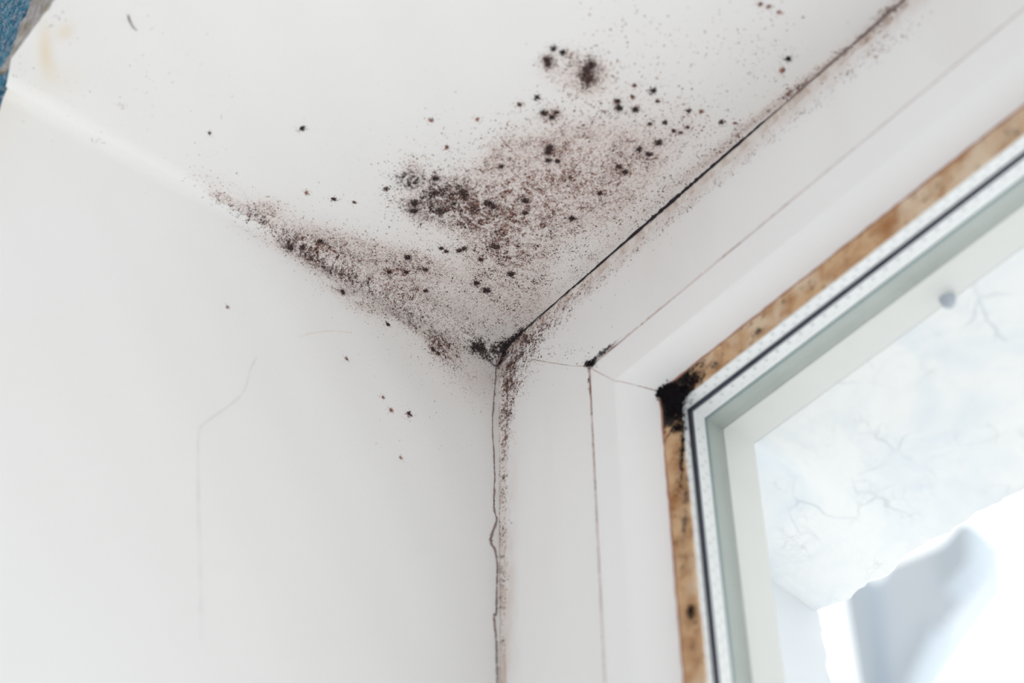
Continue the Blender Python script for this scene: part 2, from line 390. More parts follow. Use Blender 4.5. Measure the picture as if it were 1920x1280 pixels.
def seal_mat():
    t = NT('rusty_brown_seal')
    n1 = t.rng(t.noise(95, 4, .6), .40, .68); n2 = t.rng(t.noise(230, 4, .65), .56, .70)
    c = t.mix(n1, (.60, .40, .235), (.36, .165, .065))
    c = t.mix(t.rng(t.noise(55, 3), .52, .70), c, (.68, .54, .40))
    c = t.mix(t.math('MULTIPLY', n2, .75), c, (.16, .075, .035))
    # denser black growth close to the corner of the sash
    tc = t.n('TexCoord'); d = t.n('VectorMath', operation='DISTANCE'); d.inputs[1].default_value = (.0885, .0115, -.0805)
    t.l(tc.outputs['Object'], d.inputs[0])
    near = t.rng(d.outputs['Value'], .005, .034, 1., 0.)
    k = t.math('ADD', t.noise(260, 4, .7), t.math('MULTIPLY', t.math('POWER', near, 1.6), .55))
    c = t.mix(t.rng(k, .68, .76), c, (.02, .014, .012))
    t.bump(t.noise(300, 4), .0004, .6)
    return t.done(c, .7, .2)
M_seal = seal_mat()
def sealant_mat():
    t = NT('stained_sealant')
    base = (.78, .735, .705)
    a = t.rng(t.noise(120, 4, .65, t.coord((1, 1, .35))), .45, .72)
    c = t.mix(t.math('MULTIPLY', a, .85), base, (.46, .31, .24))
    b = t.rng(t.noise(520, 4, .7), .60, .72)
    c = t.mix(t.math('MULTIPLY', b, .7), c, (.17, .14, .13))
    t.bump(t.noise(350, 4), .0005, .8)
    return t.done(c, .6, .25)
M_sealant = sealant_mat()
def groove_mat():
    t = NT('rusty_groove')
    c = t.mix(t.rng(t.noise(70, 4, .6), .40, .62), (.66, .56, .53), (.30, .17, .14))
    c = t.mix(t.rng(t.noise(260, 3), .58, .68), c, (.10, .05, .045))
    tc = t.n('TexCoord'); d = t.n('VectorMath', operation='DISTANCE'); d.inputs[1].default_value = (.0577, 0, -.050)
    t.l(tc.outputs['Object'], d.inputs[0])
    far = t.rng(d.outputs['Value'], .02, .15)
    c = t.mix(t.math('MULTIPLY', far, .8), c, (.76, .72, .71))
    return t.done(c, .8, .1)
M_line = simple('dark_growth_line', (.035, .028, .032), .85, .1)
M_groove = groove_mat()
M_gasket = simple('dark_rubber', (.018, .024, .045), .45, .3)
M_spacer = simple('spacer_aluminium', (.84, .85, .86), .4, .4, .14, 90)
M_dots = simple('spacer_perforation', (.64, .67, .68), .5, .3)
M_rebate = simple('grey_green_rebate', (.43, .465, .44), .5, .35, .2, 70)
M_lip = simple('outer_frame_plastic', (.97, .97, .955), .35, .5)
def glass():
    t = NT('glass'); t.t.nodes.remove(t.b)
    o = t.t.nodes['Material Output']; tr = t.n('BsdfTransparent'); tr.inputs[0].default_value = (.995, .998, .997, 1)
    gl = t.n('BsdfGlossy'); gl.inputs['Roughness'].default_value = .02
    fr = t.n('Fresnel'); fr.inputs[0].default_value = 1.45; mx = t.n('MixShader')
    ge = t.n('NewGeometry'); t.l(t.math('MULTIPLY', t.math('MULTIPLY', fr.outputs[0], .45), t.math('SUBTRACT', 1.0, ge.outputs['Backfacing'])), mx.inputs[0]); t.l(tr.outputs[0], mx.inputs[1]); t.l(gl.outputs[0], mx.inputs[2])
    t.l(mx.outputs[0], o.inputs[0]); return t.m
M_glass = glass()
def render_mat():
    t = NT('peeling_render')
    c = t.mix(t.rng(t.noise(26, 5, .6, None, .8), .45, .68), (.865, .87, .865), (.74, .785, .83))
    v = t.n('TexVoronoi', feature='DISTANCE_TO_EDGE'); v.inputs['Scale'].default_value = 45
    ds = t.n('VectorMath', operation='ADD'); nn = t.n('TexNoise'); nn.inputs['Scale'].default_value = 40; nn.inputs['Detail'].default_value = 5
    sc = t.n('VectorMath', operation='SCALE'); sc.inputs['Scale'].default_value = .03
    cd = t.coord(); t.l(cd, nn.inputs['Vector']); t.l(nn.outputs['Color'], sc.inputs[0]); t.l(cd, ds.inputs[0]); t.l(sc.outputs[0], ds.inputs[1])
    t.l(ds.outputs[0], v.inputs['Vector'])
    k = t.math('MULTIPLY', t.rng(v.outputs['Distance'], .0, .05, 1., 0.), t.rng(t.noise(30, 3), .5, .65))
    c = t.mix(t.math('MULTIPLY', k, .38), c, (.40, .45, .52))
    v2 = t.n('TexVoronoi', feature='DISTANCE_TO_EDGE'); v2.inputs['Scale'].default_value = 120; t.l(ds.outputs[0], v2.inputs['Vector'])
    k2 = t.math('MULTIPLY', t.rng(v2.outputs['Distance'], .0, .04, 1., 0.), t.rng(t.noise(60, 3), .48, .62))
    c = t.mix(t.math('MULTIPLY', k2, .28), c, (.50, .50, .50))
    t.bump(t.noise(120, 5, .6), .0012, .6)
    return t.done(c, .85, .1)
M_render = render_mat()
def blue_mat():
    t = NT('blue_rough_plaster')
    a = t.rng(t.noise(210, 3, .6), .40, .60); b = t.rng(t.noise(300, 3, .6), .50, .62)
    c = t.mix(a, (.035, .14, .25), (.12, .32, .44))
    c = t.mix(t.math('MULTIPLY', b, .65), c, (.52, .52, .58))
    t.bump(t.noise(420, 3), .001, .8)
    return t.done(c, .9, .1)
M_blue = blue_mat()
def raw_mat():
    t = NT('raw_grey_plaster')
    mp = t.n('Mapping'); tc = t.n('TexCoord'); mp.inputs['Rotation'].default_value = (0, math.radians(-40), 0); mp.inputs['Scale'].default_value = (1, 1, .14)
    t.l(tc.outputs['Object'], mp.inputs[0])
    s1 = t.noise(420, 4, .65, mp.outputs[0])
    c = t.mix(t.rng(s1, .38, .66), (.36, .34, .335), (.56, .545, .54))
    c = t.mix(t.math('MULTIPLY', t.rng(t.noise(110, 3), .5, .62), .7), c, (.33, .29, .20))
    c = t.mix(t.math('MULTIPLY', t.rng(t.noise(700, 3, .6, mp.outputs[0]), .62, .68), .8), c, (.86, .82, .76))
    k = t.noise(330, 4, .7, mp.outputs[0])
    c = t.mix(t.rng(k, .66, .70), c, (.07, .045, .03))
    t.bump(s1, .0008, .8)
    return t.done(c, .9, .1)
M_raw = raw_mat()

# ------------------------------------------------------------------ surfaces of the reveal
R = 0.0075                     # rounded edge between ceiling and wall
K = R * (1 - math.sqrt(.5))
DEPTH = 0.2445                # depth of the reveal
def drop(a):                  # how far the rounded edge leaves the plane at distance a from the edge
    a = np.asarray(a, float)
    return np.where(a >= R, 0.0, R - np.sqrt(np.maximum(R * R - (R - np.clip(a, 0, R)) ** 2, 0)))
def wave(u, v): return .0004 * np.sin(u * 55 + 1.3) * np.cos(v * 43 + .4) + .00025 * np.sin(u * 130 + v * 90)
def surf(kind, a, b, off=0.0):
    """point and normal on a surface; a, b in metres"""
    a = np.asarray(a, float); b = np.asarray(b, float); z = np.zeros_like(a)
    if kind == 'c':
        d = drop(a); t = np.clip((R - a) / R, 0, 1)
        n = np.stack([t, z, -np.sqrt(1 - t * t)], -1); p = np.stack([a, b, -d + wave(a, b) * np.clip((a - R) / .03, 0, 1)*np.clip(-b/.03,0,1)], -1)
    elif kind == 'w':
        d = drop(-b); t = np.clip((R + b) / R, 0, 1)
        n = np.stack([np.sqrt(1 - t * t), z, -t], -1); p = np.stack([d + wave(a, b) * np.clip((-b - R) / .03, 0, 1)*np.clip(-a/.03,0,1), a, b], -1)
    elif kind == 'f':
        n = np.stack([z, z - 1, z], -1); p = np.stack([a, z, b], -1)
    elif kind == 'b':
        n = np.stack([z, z - 1, z], -1); p = np.stack([a, z + .0112, b], -1)
    else:
        n = np.stack([z, z - 1, z], -1); p = np.stack([a, z - .0005, b], -1)
    return p + n * off, n
def field(kind, A, B):
    g = np.zeros_like(A); k = np.zeros_like(A)
    for name, (s, rows) in PATCHES.items():
        if s != kind or name in ('dust',): continue
        for cx, cy, ax, ay, bx, by, n, bl, sz in rows:
            det = ax * by - ay * bx
            dx = A * 1000 - cx; dy = B * 1000 - cy
            u = (dx * by - dy * bx) / det; v = (-dx * ay + dy * ax) / det
            area = abs(det) * 6.28
            w = min(1.6, n / area * .9) * np.exp(-.5 * (u * u + v * v) * .8)
            g += w; k += w * min(bl, 1)
    return np.minimum(g, 1.5), k / np.maximum(g, 1e-4)
def yellow(kind, A, B):
    g = np.zeros_like(A)
    if kind == 'c':
        for cx, cy, ax, ay, bx, by, s in STAINS:
            det = ax * by - ay * bx; dx = A * 1000 - cx; dy = B * 1000 - cy
            u = (dx * by - dy * bx) / det; v = (-dx * ay + dy * ax) / det
            g += s * np.exp(-.5 * (u * u + v * v))
    else:
        g += .22 * np.exp(-((A + DEPTH) / .012) ** 2) * np.exp(-np.minimum(-B, .2) / .09)
    return np.minimum(g, .6)
def axis_steps(pts):
    out = []
    for (a, b, st) in pts:
        n = max(1, int(round(abs(b - a) / st))); out += [a + (b - a) * i / n for i in range(n)]
    return np.array(out + [pts[-1][1]])
def sheet(name, kind, us, vs, mat, flip):
    U, V = np.meshgrid(us, vs, indexing='ij')
    if kind == 'c': V = V * (1 - (.0050 / DEPTH) * (1 - np.clip(U / .0137, 0, 1)))     # chipped left end of the ceiling
    p, n = surf(kind, U, V)
    g, k = field(kind, U, V); y = yellow(kind, U, V)
    nu, nv = U.shape; verts = p.reshape(-1, 3)
    i = np.arange(nu * nv).reshape(nu, nv)
    q = np.stack([i[:-1, :-1], i[1:, :-1], i[1:, 1:], i[:-1, 1:]], -1).reshape(-1, 4)
    if flip: q = q[:, ::-1]
    # rim and back so the plaster has real thickness
    T = .03; back = verts.copy()
    me = bpy.data.meshes.new(name)
    rim = np.concatenate([i[:, 0], i[-1, 1:], i[-2::-1, -1], i[0, -2:0:-1]])
    off = np.array([0, 0, T]) if kind == 'c' else np.array([-T, 0, 0])
    rb = verts[rim].copy(); ax = 2 if kind == 'c' else 0
    rb[:, ax] = T if kind == 'c' else -T
    rb[:, 1] = np.maximum(rb[:, 1], -.233)
    m_ = len(rim); n0 = len(verts); nb = n0 + m_; allv = np.concatenate([verts, verts[rim], rb])
    rim = np.arange(n0, n0 + m_); faces = [tuple(map(int, f)) for f in q]
    for j in range(m_):
        j2 = (j + 1) % m_
        f = (int(rim[j]), int(rim[j2]), nb + j2, nb + j)
        faces.append(f if flip else f[::-1])
    faces.append(tuple(nb + j for j in range(m_))[::(1 if flip else -1)])
    me.from_pydata(allv.tolist(), [], faces); me.update()
    me.polygons.foreach_set('use_smooth', [True] * len(q) + [False] * (m_ + 1))
    pad = np.zeros(2 * m_)
    for an, arr in (('growth', g), ('blackness', k), ('yellowing', y)):
        at = me.attributes.new(an, 'FLOAT', 'POINT'); at.data.foreach_set('value', np.concatenate([arr.ravel(), pad]).astype(np.float32))
    me.materials.append(mat)
    return link(bpy.data.objects.new(name, me))
# ceiling of the reveal
cx_ = axis_steps([(K, .012, .0006), (.012, .17, .0008), (.17, .26, .002), (.26, .62, .02)])
cy_ = axis_steps([(-DEPTH, -.19, .0012), (-.19, 0., .0008)])
ceiling = sheet('ceiling', 'c', cx_, cy_, M_ceiling, True); tag(ceiling, 'white painted ceiling of the window recess with mould', None, None, 'structure')
wy_ = axis_steps([(-.2395, -.12, .0025), (-.12, 0., .0009)])
wz_ = axis_steps([(-.50, -.12, .01), (-.12, -.012, .001), (-.012, -K, .0006)])
wall = sheet('wall_left', 'w', wy_, wz_, M_wall, False); tag(wall, 'white painted side wall of the window recess', None, None, 'structure')

# room wall around the recess: blue rough plaster, with a raw broken strip above the recess
rnd = random.Random(4)
def edge_x(z): return np.interp(z, [.0000, .0007, .0285, .0435, .1], [-.0003, .0125, .0075, .009, .010])
def rough_sheet(name, x0, x1, z0, z1, fine, yfront, amp, mat, seed):
    xs = axis_steps(fine[0]); zs = axis_steps(fine[1]); r = np.random.RandomState(seed)
    U, V = np.meshgrid(xs, zs, indexing='ij')
    U = U + edge_x(V) * (1 if name == 'wall_front' else np.exp(-np.maximum(U, 0) / .02))
    Y = yfront - amp * np.abs(np.sin(U * 2100 + 3 * np.sin(V * 900)) * np.sin(V * 1900 + 2 * np.sin(U * 1100))) - amp * .5 * r.rand(*U.shape)
    if name == 'wall_front': Y = Y - .0030 * np.clip(V / .0012, 0, 1)
    nu, nv = U.shape; i = np.arange(nu * nv).reshape(nu, nv)
    v = np.stack([U, Y, V], -1).reshape(-1, 3)
    q = np.stack([i[:-1, :-1], i[1:, :-1], i[1:, 1:], i[:-1, 1:]], -1).reshape(-1, 4)
    rim = np.concatenate([i[:, 0], i[-1, 1:], i[-2::-1, -1], i[0, -2:0:-1]])
    rb = v[rim].copy(); rb[:, 1] = -.234; nb = len(v); m_ = len(rim)
    faces = [tuple(map(int, f)) for f in q] + [(int(rim[(j + 1) % m_]), int(rim[j]), nb + j, nb + (j + 1) % m_) for j in range(m_)] + [tuple(nb + j for j in range(m_))]
    o = mesh_obj(name, np.concatenate([v, rb]).tolist(), faces, mat, None, True); return o
wf = rough_sheet('wall_front', 0, 0, 0, 0, [[(-.5, -.07, .02), (-.07, 0, .0007)], [(-.5, -.09, .02), (-.09, 0, .0007), (0, .10, .0007), (.10, .4, .02)]], -.2392, .0011, M_blue, 2)
tag(wf, 'blue rough plastered room wall at the edge of the recess', None, None, 'structure')
bc = rough_sheet('wall_upper', 0, 0, 0, 0, [[(0, .10, .0009), (.10, .62, .02)], [(.031, .12, .0009), (.12, .4, .02)]], -.2415, .0008, M_raw, 5)
tag(bc, 'raw grey broken plaster above the recess opening', None, None, 'structure')
# broken plaster edge of the recess ceiling (slopes up from the paint edge)
def chipped_edge():
    r = np.random.RandomState(8); xs = axis_steps([(0, .10, .0008), (.10, .62, .01)])
    prof = [(-.2447, .0002), (-.2446, .004), (-.2440, .009), (-.2444, .014), (-.2434, .020), (-.2436, .026), (-.2424, .0315)]
    v = []; f = []
    for x in xs:
        for j, (y, z) in enumerate(prof):
            jit = .0009 * (r.rand() - .5) * (1 if 0 < j else .3)
            v.append((x + float(edge_x(z)) * math.exp(-x / .02) + jit, y + jit - .0005 * math.sin(x * 700 + j), z + (jit if j else 0)))
    n = len(prof)
    for i in range(len(xs) - 1):
        for j in range(n - 1):
            a = i * n + j; f.append((a, a + n, a + n + 1, a + 1))
    nb = len(v)
    for x in xs: v += [(x + .0075 * math.exp(-x / .02), -.236, .0315), (x + .0125 * math.exp(-x / .02), -.236, .004)]
    for i in range(len(xs) - 1):
        a = nb + 2 * i; f.append((a, a + 2, a + 3, a + 1)); f.append((i * n, a + 1, a + 3, (i + 1) * n)); f.append((i * n + n - 1, (i + 1) * n + n - 1, a + 2, a))
    f.append(tuple(range(n)) + (nb, nb + 1)); e = (len(xs) - 1) * n; f.append(tuple(range(e + n - 1, e - 1, -1)) + (nb + 2 * len(xs) - 1, nb + 2 * len(xs) - 2))
    return mesh_obj('trim_1', v, f, M_raw, None, True)
tag(chipped_edge(), 'chipped grey plaster edge along the recess ceiling, top left', None, None, 'structure')

# ------------------------------------------------------------------ window
XF, ZF = .62, .50
def lsweep(name, prof, mat, parent, jitter=0., close=False, step=.004, seed=1, smooth=False, mats=None):
    """sweep a profile of (drop from ceiling, distance from wall, y) along the head and down the left side, mitred"""
    r = np.random.RandomState(seed); n = len(prof); stations = []
    nt = int((XF - .1) / step)
    for i in range(nt): stations.append(('t', 1 - i / nt))
    stations.append(('k', 0))
    ns = int((ZF - .1) / step)
    for i in range(1, ns + 1): stations.append(('s', i / ns))
    v = []; f = []
    for kd, t in stations:
        j1, j2 = (r.rand(2) - .5) * 2 * jitter
        for (zt, xs, y) in prof:
            if kd == 't': p = (lerp(xs, XF, t), y + j2, -zt + j1)
            elif kd == 'k': p = (xs, y, -zt)
            else: p = (xs + j1, y + j2, lerp(-zt, -ZF, t))
            v.append(p)
    m_ = n if close else n - 1
    for i in range(len(stations) - 1):
        for j in range(m_):
            a = i * n + j; b = i * n + (j + 1) % n; f.append((a, b, b + n, a + n))
    if close:
        f.append(tuple(range(n))[::-1]); e = (len(stations) - 1) * n; f.append(tuple(range(e, e + n)))
    return mesh_obj(name, v, f, mat, parent, smooth)
win = bpy.data.objects.new('window_1', None); link(win); tag(win, 'white triple glazed window with mouldy seals set in the recess', None, None, 'structure')
win.empty_display_size = .05
mm = .001
def pr(*rows): return [(a * mm, b * mm, c * mm) for a, b, c in rows]
lsweep('frame', pr((-18, -18, 43), (-18, -18, .3), (0, 0, 0), (25, 28, 0), (49.6, 57.3, 0), (49.9, 57.6, .4), (50.0, 57.7, 6), (50, 57.7, 34), (84, 90, 36), (50, 50, 38), (50, 50, 43)), M_frame, win, close=True, step=.02)
# rusty groove between frame and sash
lsweep('sash_groove', pr((49.4, 57.1, .6), (50.4, 58.0, -.05), (50.9, 58.5, .6)), M_groove, win, jitter=.00022, close=True, step=.0015, seed=3)
sash_prof = [(50.6, 58.3, 6), (50.6, 58.3, .5), (51.0, 58.7, .1), (52, 59.8, 0), (60, 65.5, 0), (67.8, 72.2, 0.02)]
# rounded transition into the sloping bead
for k_ in range(1, 7):
    t = k_ / 6
    sash_prof.append((67.8 + 9.1 * t, 72.2 + 13.3 * t, .02 + 11.4 * t ** 1.35))
sash_prof += [(77.2, 85.8, 14), (77.2, 85.8, 32), (50.6, 58.3, 32)]
lsweep('sash', pr(*sash_prof), M_sash, win, close=True, step=.02)
lsweep('brown_seal', pr((76.8, 85.4, 11.6), (77.6, 86.1, 11.1), (80, 88.6, 11.4), (84, 91.8, 11.6), (87.4, 94.9, 11.8), (87.4, 94.9, 13), (76.8, 85.4, 13)), M_seal, win, jitter=.0002, close=True, step=.003, seed=5, smooth=False)
lsweep('seal_edge', pr((76.5, 85.1, 11.3), (77.1, 85.7, 10.75), (77.7, 86.3, 11.2)), simple('red_brown_edge', (.42, .22, .16), .8, .1, .5, 120), win, jitter=.00015, close=True, step=.003, seed=15)
def spacer(name, y0, y1, s0, s1, seed):
    o = lsweep(name, pr((s0[0] - 3, s0[1] - 3, y0), (s0[0], s0[1], y0), (s1[0], s1[1], y1), (s1[0] - 3, s1[1] - 3, y1)), M_spacer, win, close=True, step=.02)
    me = o.data; me.materials.append(M_dots)
    # rows of little round perforations
    v = []; f = []; mid = (y0 + y1) / 2 * mm
    zt = (s0[0] + s1[0]) / 2 * mm; xs = (s0[1] + s1[1]) / 2 * mm
    def disc(c, top):
        b = len(v); K_ = 8
        for ring, rr, h in ((0, .00062, .00002), (1, .00062, .00014)):
            for a in range(K_):
                ca, sa = math.cos(a * 6.2832 / K_) * rr, math.sin(a * 6.2832 / K_) * rr
                v.append((c[0] + ca, c[1] + sa, c[2] - h) if top else (c[0] + h, c[1] + sa, c[2] + ca))
        f.append(tuple(range(b + K_, b + 2 * K_)) if not top else tuple(range(b + 2 * K_ - 1, b + K_ - 1, -1)))
        for a in range(K_): f.append((b + a, b + (a + 1) % K_, b + K_ + (a + 1) % K_, b + K_ + a))
    for row in (-1, 1):
        x = xs + .008 + (.003 if row > 0 else 0)
        while x < XF - .02: disc((x, mid + row * .0011, -zt), True); x += .006
        z = -zt - .008 - (.003 if row > 0 else 0)
        while z > -ZF + .02: disc((xs, mid + row * .0011, z), False); z -= .006
    return v, f
for nm, a in (('inner_spacer', (12.6, 17.6, (87.9, 93.6), (88.2, 93.4), 1)), ('outer_spacer', (19.6, 25.4, (88.4, 94.4), (89.2, 94.6), 2))):
    v, f = spacer(nm, *a)
    par = [c for c in win.children if c.name == nm][0]
    mesh_obj('perforation', v, f, M_dots, par); tag([c for c in par.children][0], kind='stuff')
lsweep('dark_gasket', pr((85, 91, 17.7), (88.9, 94.5, 17.8), (89.1, 94.7, 18.6), (88.9, 94.5, 19.5), (85, 91, 19.5)), M_gasket, win, close=True, step=.02)
lsweep('outer_gasket', pr((86, 92, 25.5), (89.6, 94.9, 25.6), (89.6, 94.9, 26.6), (86, 92, 26.6)), simple('grey_rubber', (.25, .33, .33), .5, .3), win, close=True, step=.02)
lsweep('outer_rebate', pr((85, 91, 26.7), (89.0, 94.3, 26.7), (88.4, 93.6, 36), (85, 91, 36)), M_rebate, win, close=True, step=.02)
lsweep('outer_lip', pr((85, 91, 36.1), (89.0, 94.2, 36.1), (93.5, 98.4, 39.4), (98.2, 102.8, 42.6), (97.8, 102.4, 43), (50, 50, 43), (50, 50, 39), (84.2, 90.2, 36.6)), M_lip, win, close=True, step=.02)
for y_ in (12.1, 18.2, 25.9):
    v, f = box(.0905, XF, (y_ - .25) * mm, (y_ + .25) * mm, -ZF, -.0850); mesh_obj('glass_pane', v, f, M_glass, win)

# thin brown seam along the mitre of frame and sash
def mitre():
    pts = [(9, 9.5, 0), (18, 20, 0), (30, 33.5, 0), (42, 47.5, 0), (49.4, 57, 0), (56, 62.5, 0)] + sash_prof[5:12]
    q = [(x * mm, (y - .02) * mm, -z * mm) for z, x, y in pts]
    return strand('mitre_seam', q, [(.06 + .08 * ((i * 7) % 3)) * mm for i in range(len(q))], M_groove, win, jit=.00004, seed=6)
MITRE = mitre
# sealant between frame and plaster, smeared on the frame
def sealant():
    r = np.random.RandomState(11); v = []; f = []; st = []
    nt = 240
    for i in range(nt): st.append(('t', 1 - i / nt))
    for i in range(0, 200): st.append(('s', i / 199))
    w1 = 1.; n = 5
    for kd, t in st:
        w1 = .8 * w1 + .2 * (.6 + 1.0 * r.rand())
        prof = [(-.3, -.3, -.2), (.2, .2, -.6 * w1), (1.2 * w1, 1.1 * w1, -.5), (2.6 * w1, 2.1 * w1, -.25), (4.0 * w1, 3.2 * w1, -.02)]
        for (a, b, y) in prof:
            a, b, y = a * mm, b * mm, y * mm
            if kd == 't': v.append((lerp(b, XF, t), y, -a))
            else: v.append((b, y, lerp(-a, -ZF, t)))
    for i in range(len(st) - 1):
        for j in range(n - 1): a = i * n + j; f.append((a, a + 1, a + 1 + n, a + n))
    return mesh_obj('sealant_bead', v, f, M_sealant, None, True)
tag(sealant(), 'thin stained sealant bead along the joint of frame and plaster', 'sealant')

# ------------------------------------------------------------------ outside
def ragged_block(name, kind, mat):
    r = np.random.RandomState(21 if kind == 'lintel' else 22); v = []; f = []
    if kind == 'lintel':
        xs = np.arange(.02, .66, .003); w = 0
        for x in xs:
            w = .75 * w + (r.rand() - .5) * .0032
            wi = .0006 * math.sin(x * 300)
            v += [(x, .0432, .05), (x, .0432, -.0980), (x, .080, -.1085 + wi * .5), (x, .119 + w, -.1192 - .2 * abs(w)), (x, .121 + w, -.1165), (x, .121, .05)]
    else:
        xs = np.arange(-.100, -.52, -.003); w = 0
        for z in xs:
            w = .75 * w + (r.rand() - .5) * .0022
            v += [(-.02, .0435, z), (.0560, .0435, z), (.0568, .083, z), (.0590, .119 + w, z), (.0575, .121 + w, z), (-.02, .121, z)]
    n = 6
    for i in range(len(xs) - 1):
        for j in range(n):
            a = i * n + j; b = i * n + (j + 1) % n; f.append((a, a + n, b + n, b))
    f.append(tuple(range(n))); e = (len(xs) - 1) * n; f.append(tuple(range(e, e + n))[::-1])
    return mesh_obj(name, v, f, mat)
tag(ragged_block('trim_2', 'lintel', M_render), 'cracked white outer lintel with ragged lower edge seen through the glass', None, None, 'structure')
M_jamb = simple('shaded_render', (.74, .77, .80), .9, .1, .12, 50)  # jamb's shade is put into this darker, bluer render colour
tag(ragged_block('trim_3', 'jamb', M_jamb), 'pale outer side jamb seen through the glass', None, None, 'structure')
# screw plug in the lintel
def dome(c, r, n=(0, -1, 0), h=.4, seg=16, rings=5):
    n = Vector(n).normalized(); q = n.to_track_quat('Z', 'Y'); v = []; f = []
    for i in range(rings):
        a = i / (rings - 1) * math.pi / 2
        for k in range(seg):
            b = k * 2 * math.pi / seg; v.append(tuple(Vector(c) + q @ Vector((math.cos(a) * r * math.cos(b), math.cos(a) * r * math.sin(b), math.sin(a) * r * h))))
    for i in range(rings - 1):
        for k in range(seg): f.append((i * seg + k, i * seg + (k + 1) % seg, (i + 1) * seg + (k + 1) % seg, (i + 1) * seg + k))
    return v, f
v, f = dome((0.2014, 0.0411, -0.0976), -.0+.0030, (0, .27, -1), 1.5); o = mesh_obj('screw_cap', v, f, simple('grey_plastic', (.40, .44, .50), .5, .3), None, True)
tag(o, 'small round grey screw cap on the outer lintel behind the glass', 'screw cap')

# far building outside
M_far = simple('pale_blue_render', (.84, .90, .97), .9, .1, .06, 1.5)
M_far2 = simple('blue_grey_trim', (.70, .78, .86), .9, .1)
M_farroof = simple('pale_roof', (.80, .82, .86), .9, .1)
bld = bpy.data.objects.new('building', None); link(bld); bld.location = (-5.6, 7.0, 0)
tag(bld, 'out of focus pale blue building far outside the window', 'building')
# tower body with sloping gable top, chimney-like neck
def prism(name, pts, y0, y1, mat, parent):
    n = len(pts); v = [(x, y0, z) for x, z in pts] + [(x, y1, z) for x, z in pts]
    f = [tuple(range(n)), tuple(range(2 * n - 1, n - 1, -1))] + [(i, i + n, (i + 1) % n + n, (i + 1) % n) for i in range(n)]
    return mesh_obj(name, v, f, mat, parent)
prism('wall', [(.30, 0), (.30, 5.86), (.55, 6.02), (1.05, 5.92), (1.22, 5.86), (1.16, 5.55), (.78, 5.34), (.56, 5.20), (.52, 0)], 0, .22, M_far, bld)
prism('eave', [(.28, 5.0), (.28, 5.98), (.40, 6.02), (.44, 5.95), (.42, 5.5), (.38, 5.0)], -.15, .05, M_far2, bld)
prism('roof_edge', [(1.00, 5.50), (.95, 5.80), (1.20, 5.90), (1.25, 5.86), (1.20, 5.60)], -.12, .06, M_far2, bld)
prism('gable_band', [(.50, 4.9), (.54, 5.25), (.80, 5.42), (.86, 5.34), (.62, 5.10), (.60, 4.9)], -.1, .05, M_far2, bld)

# ------------------------------------------------------------------ mould
def speck_mesh(name, kind, A, B, rad, tint, parent=None, clip=True, elong=None, seed=0, h=.25, off=0.00003):
    A = np.asarray(A); B = np.asarray(B); rad = np.asarray(rad); tint = np.asarray(tint)
    r = np.random.RandomState(seed + 77)
    kd = np.full(len(A), kind)
    for _ in range(2):                      # growth carries on round the inner corners
        m1 = (kd == 'c') & (A < K); B2 = np.where(m1, A - 2 * K, B); A = np.where(m1, B, A); B = B2; kd = np.where(m1, 'w', kd)
        m1 = (kd == 'w') & (B > -K); A2 = np.where(m1, B + 2 * K, A); B = np.where(m1, A, B); A = A2; kd = np.where(m1, 'c', kd)
        m1 = (kd == 'c') & (B > 0); B = np.where(m1, -B, B); kd = np.where(m1, 'f', kd)
        m1 = (kd == 'w') & (A > 0); kd = np.where(m1, 'f', kd)
    ok = (((kd == 'c') & (B > -DEPTH + .0005)) | ((kd == 'w') & (A > -DEPTH + .0005)) | ((kd == 'f') & (A > .0002) & (B < -.0002)) | (kd == 'b') | (kd == 'g'))
    A, B, rad, tint, kd = A[ok], B[ok], rad[ok], tint[ok], kd[ok]
    n = len(A); S = 5; p = np.zeros((n, 3)); nr = np.zeros((n, 3))
    for q in set(kd.tolist()):
        mq = kd == q; pp, nn = surf(q, A[mq], B[mq], off); p[mq] = pp; nr[mq] = nn
    mf = kd == 'f'; p[mf, 1] -= .00075 * np.exp(-np.minimum(A[mf], -B[mf]) / .0030)
    up = np.where(np.isin(kd, ('c', 'w'))[:, None], np.array([[0, 1., 0]]), np.array([[1., 0, 0]]))
    if kind == 'b': p[:, 1] -= .0012 * r.rand(n) ** 2
    # tangent frame
    t1 = np.cross(nr, up); t1 /= np.linalg.norm(t1, axis=1)[:, None]; t2 = np.cross(nr, t1)
    el = 1 + .45 * r.rand(n) ** 2; th = r.rand(n) * 6.28
    ring = np.zeros((n, S, 3))
    for k in range(S):
        a = k * 2 * math.pi / S; rr = rad * (.65 + .7 * r.rand(n))
        x = np.cos(a) * rr * el; y = np.sin(a) * rr / el
        X = x * np.cos(th) - y * np.sin(th); Y = x * np.sin(th) + y * np.cos(th)
        ring[:, k] = p + t1 * X[:, None] + t2 * Y[:, None]
    apex = p + nr * (rad * h)[:, None]
    v = np.concatenate([ring, apex[:, None]], 1).reshape(-1, 3)
    base = np.arange(n)[:, None] * (S + 1)
    fs = np.stack([np.concatenate([base + k, base + (k + 1) % S, base + S], 1) for k in range(S)], 1).reshape(-1, 3)
    me = bpy.data.meshes.new(name); me.from_pydata(v.tolist(), [], fs.tolist()); me.update()
    ca = me.color_attributes.new('tint', 'FLOAT_COLOR', 'POINT')
    col = np.ones((n, S + 1, 4), np.float32); col[:, :, :3] = tint[:, None, :]; ca.data.foreach_set('color', col.ravel())
    me.materials.append(M_mold); me.polygons.foreach_set('use_smooth', [True] * len(me.polygons))
    return link(bpy.data.objects.new(name, me), parent)
BROWN = np.array([[.22, .085, .062], [.34, .16, .12], [.13, .055, .042], [.44, .26, .20]])
BLACK = np.array([[.030, .026, .030], [.05, .042, .045], [.09, .075, .07]])
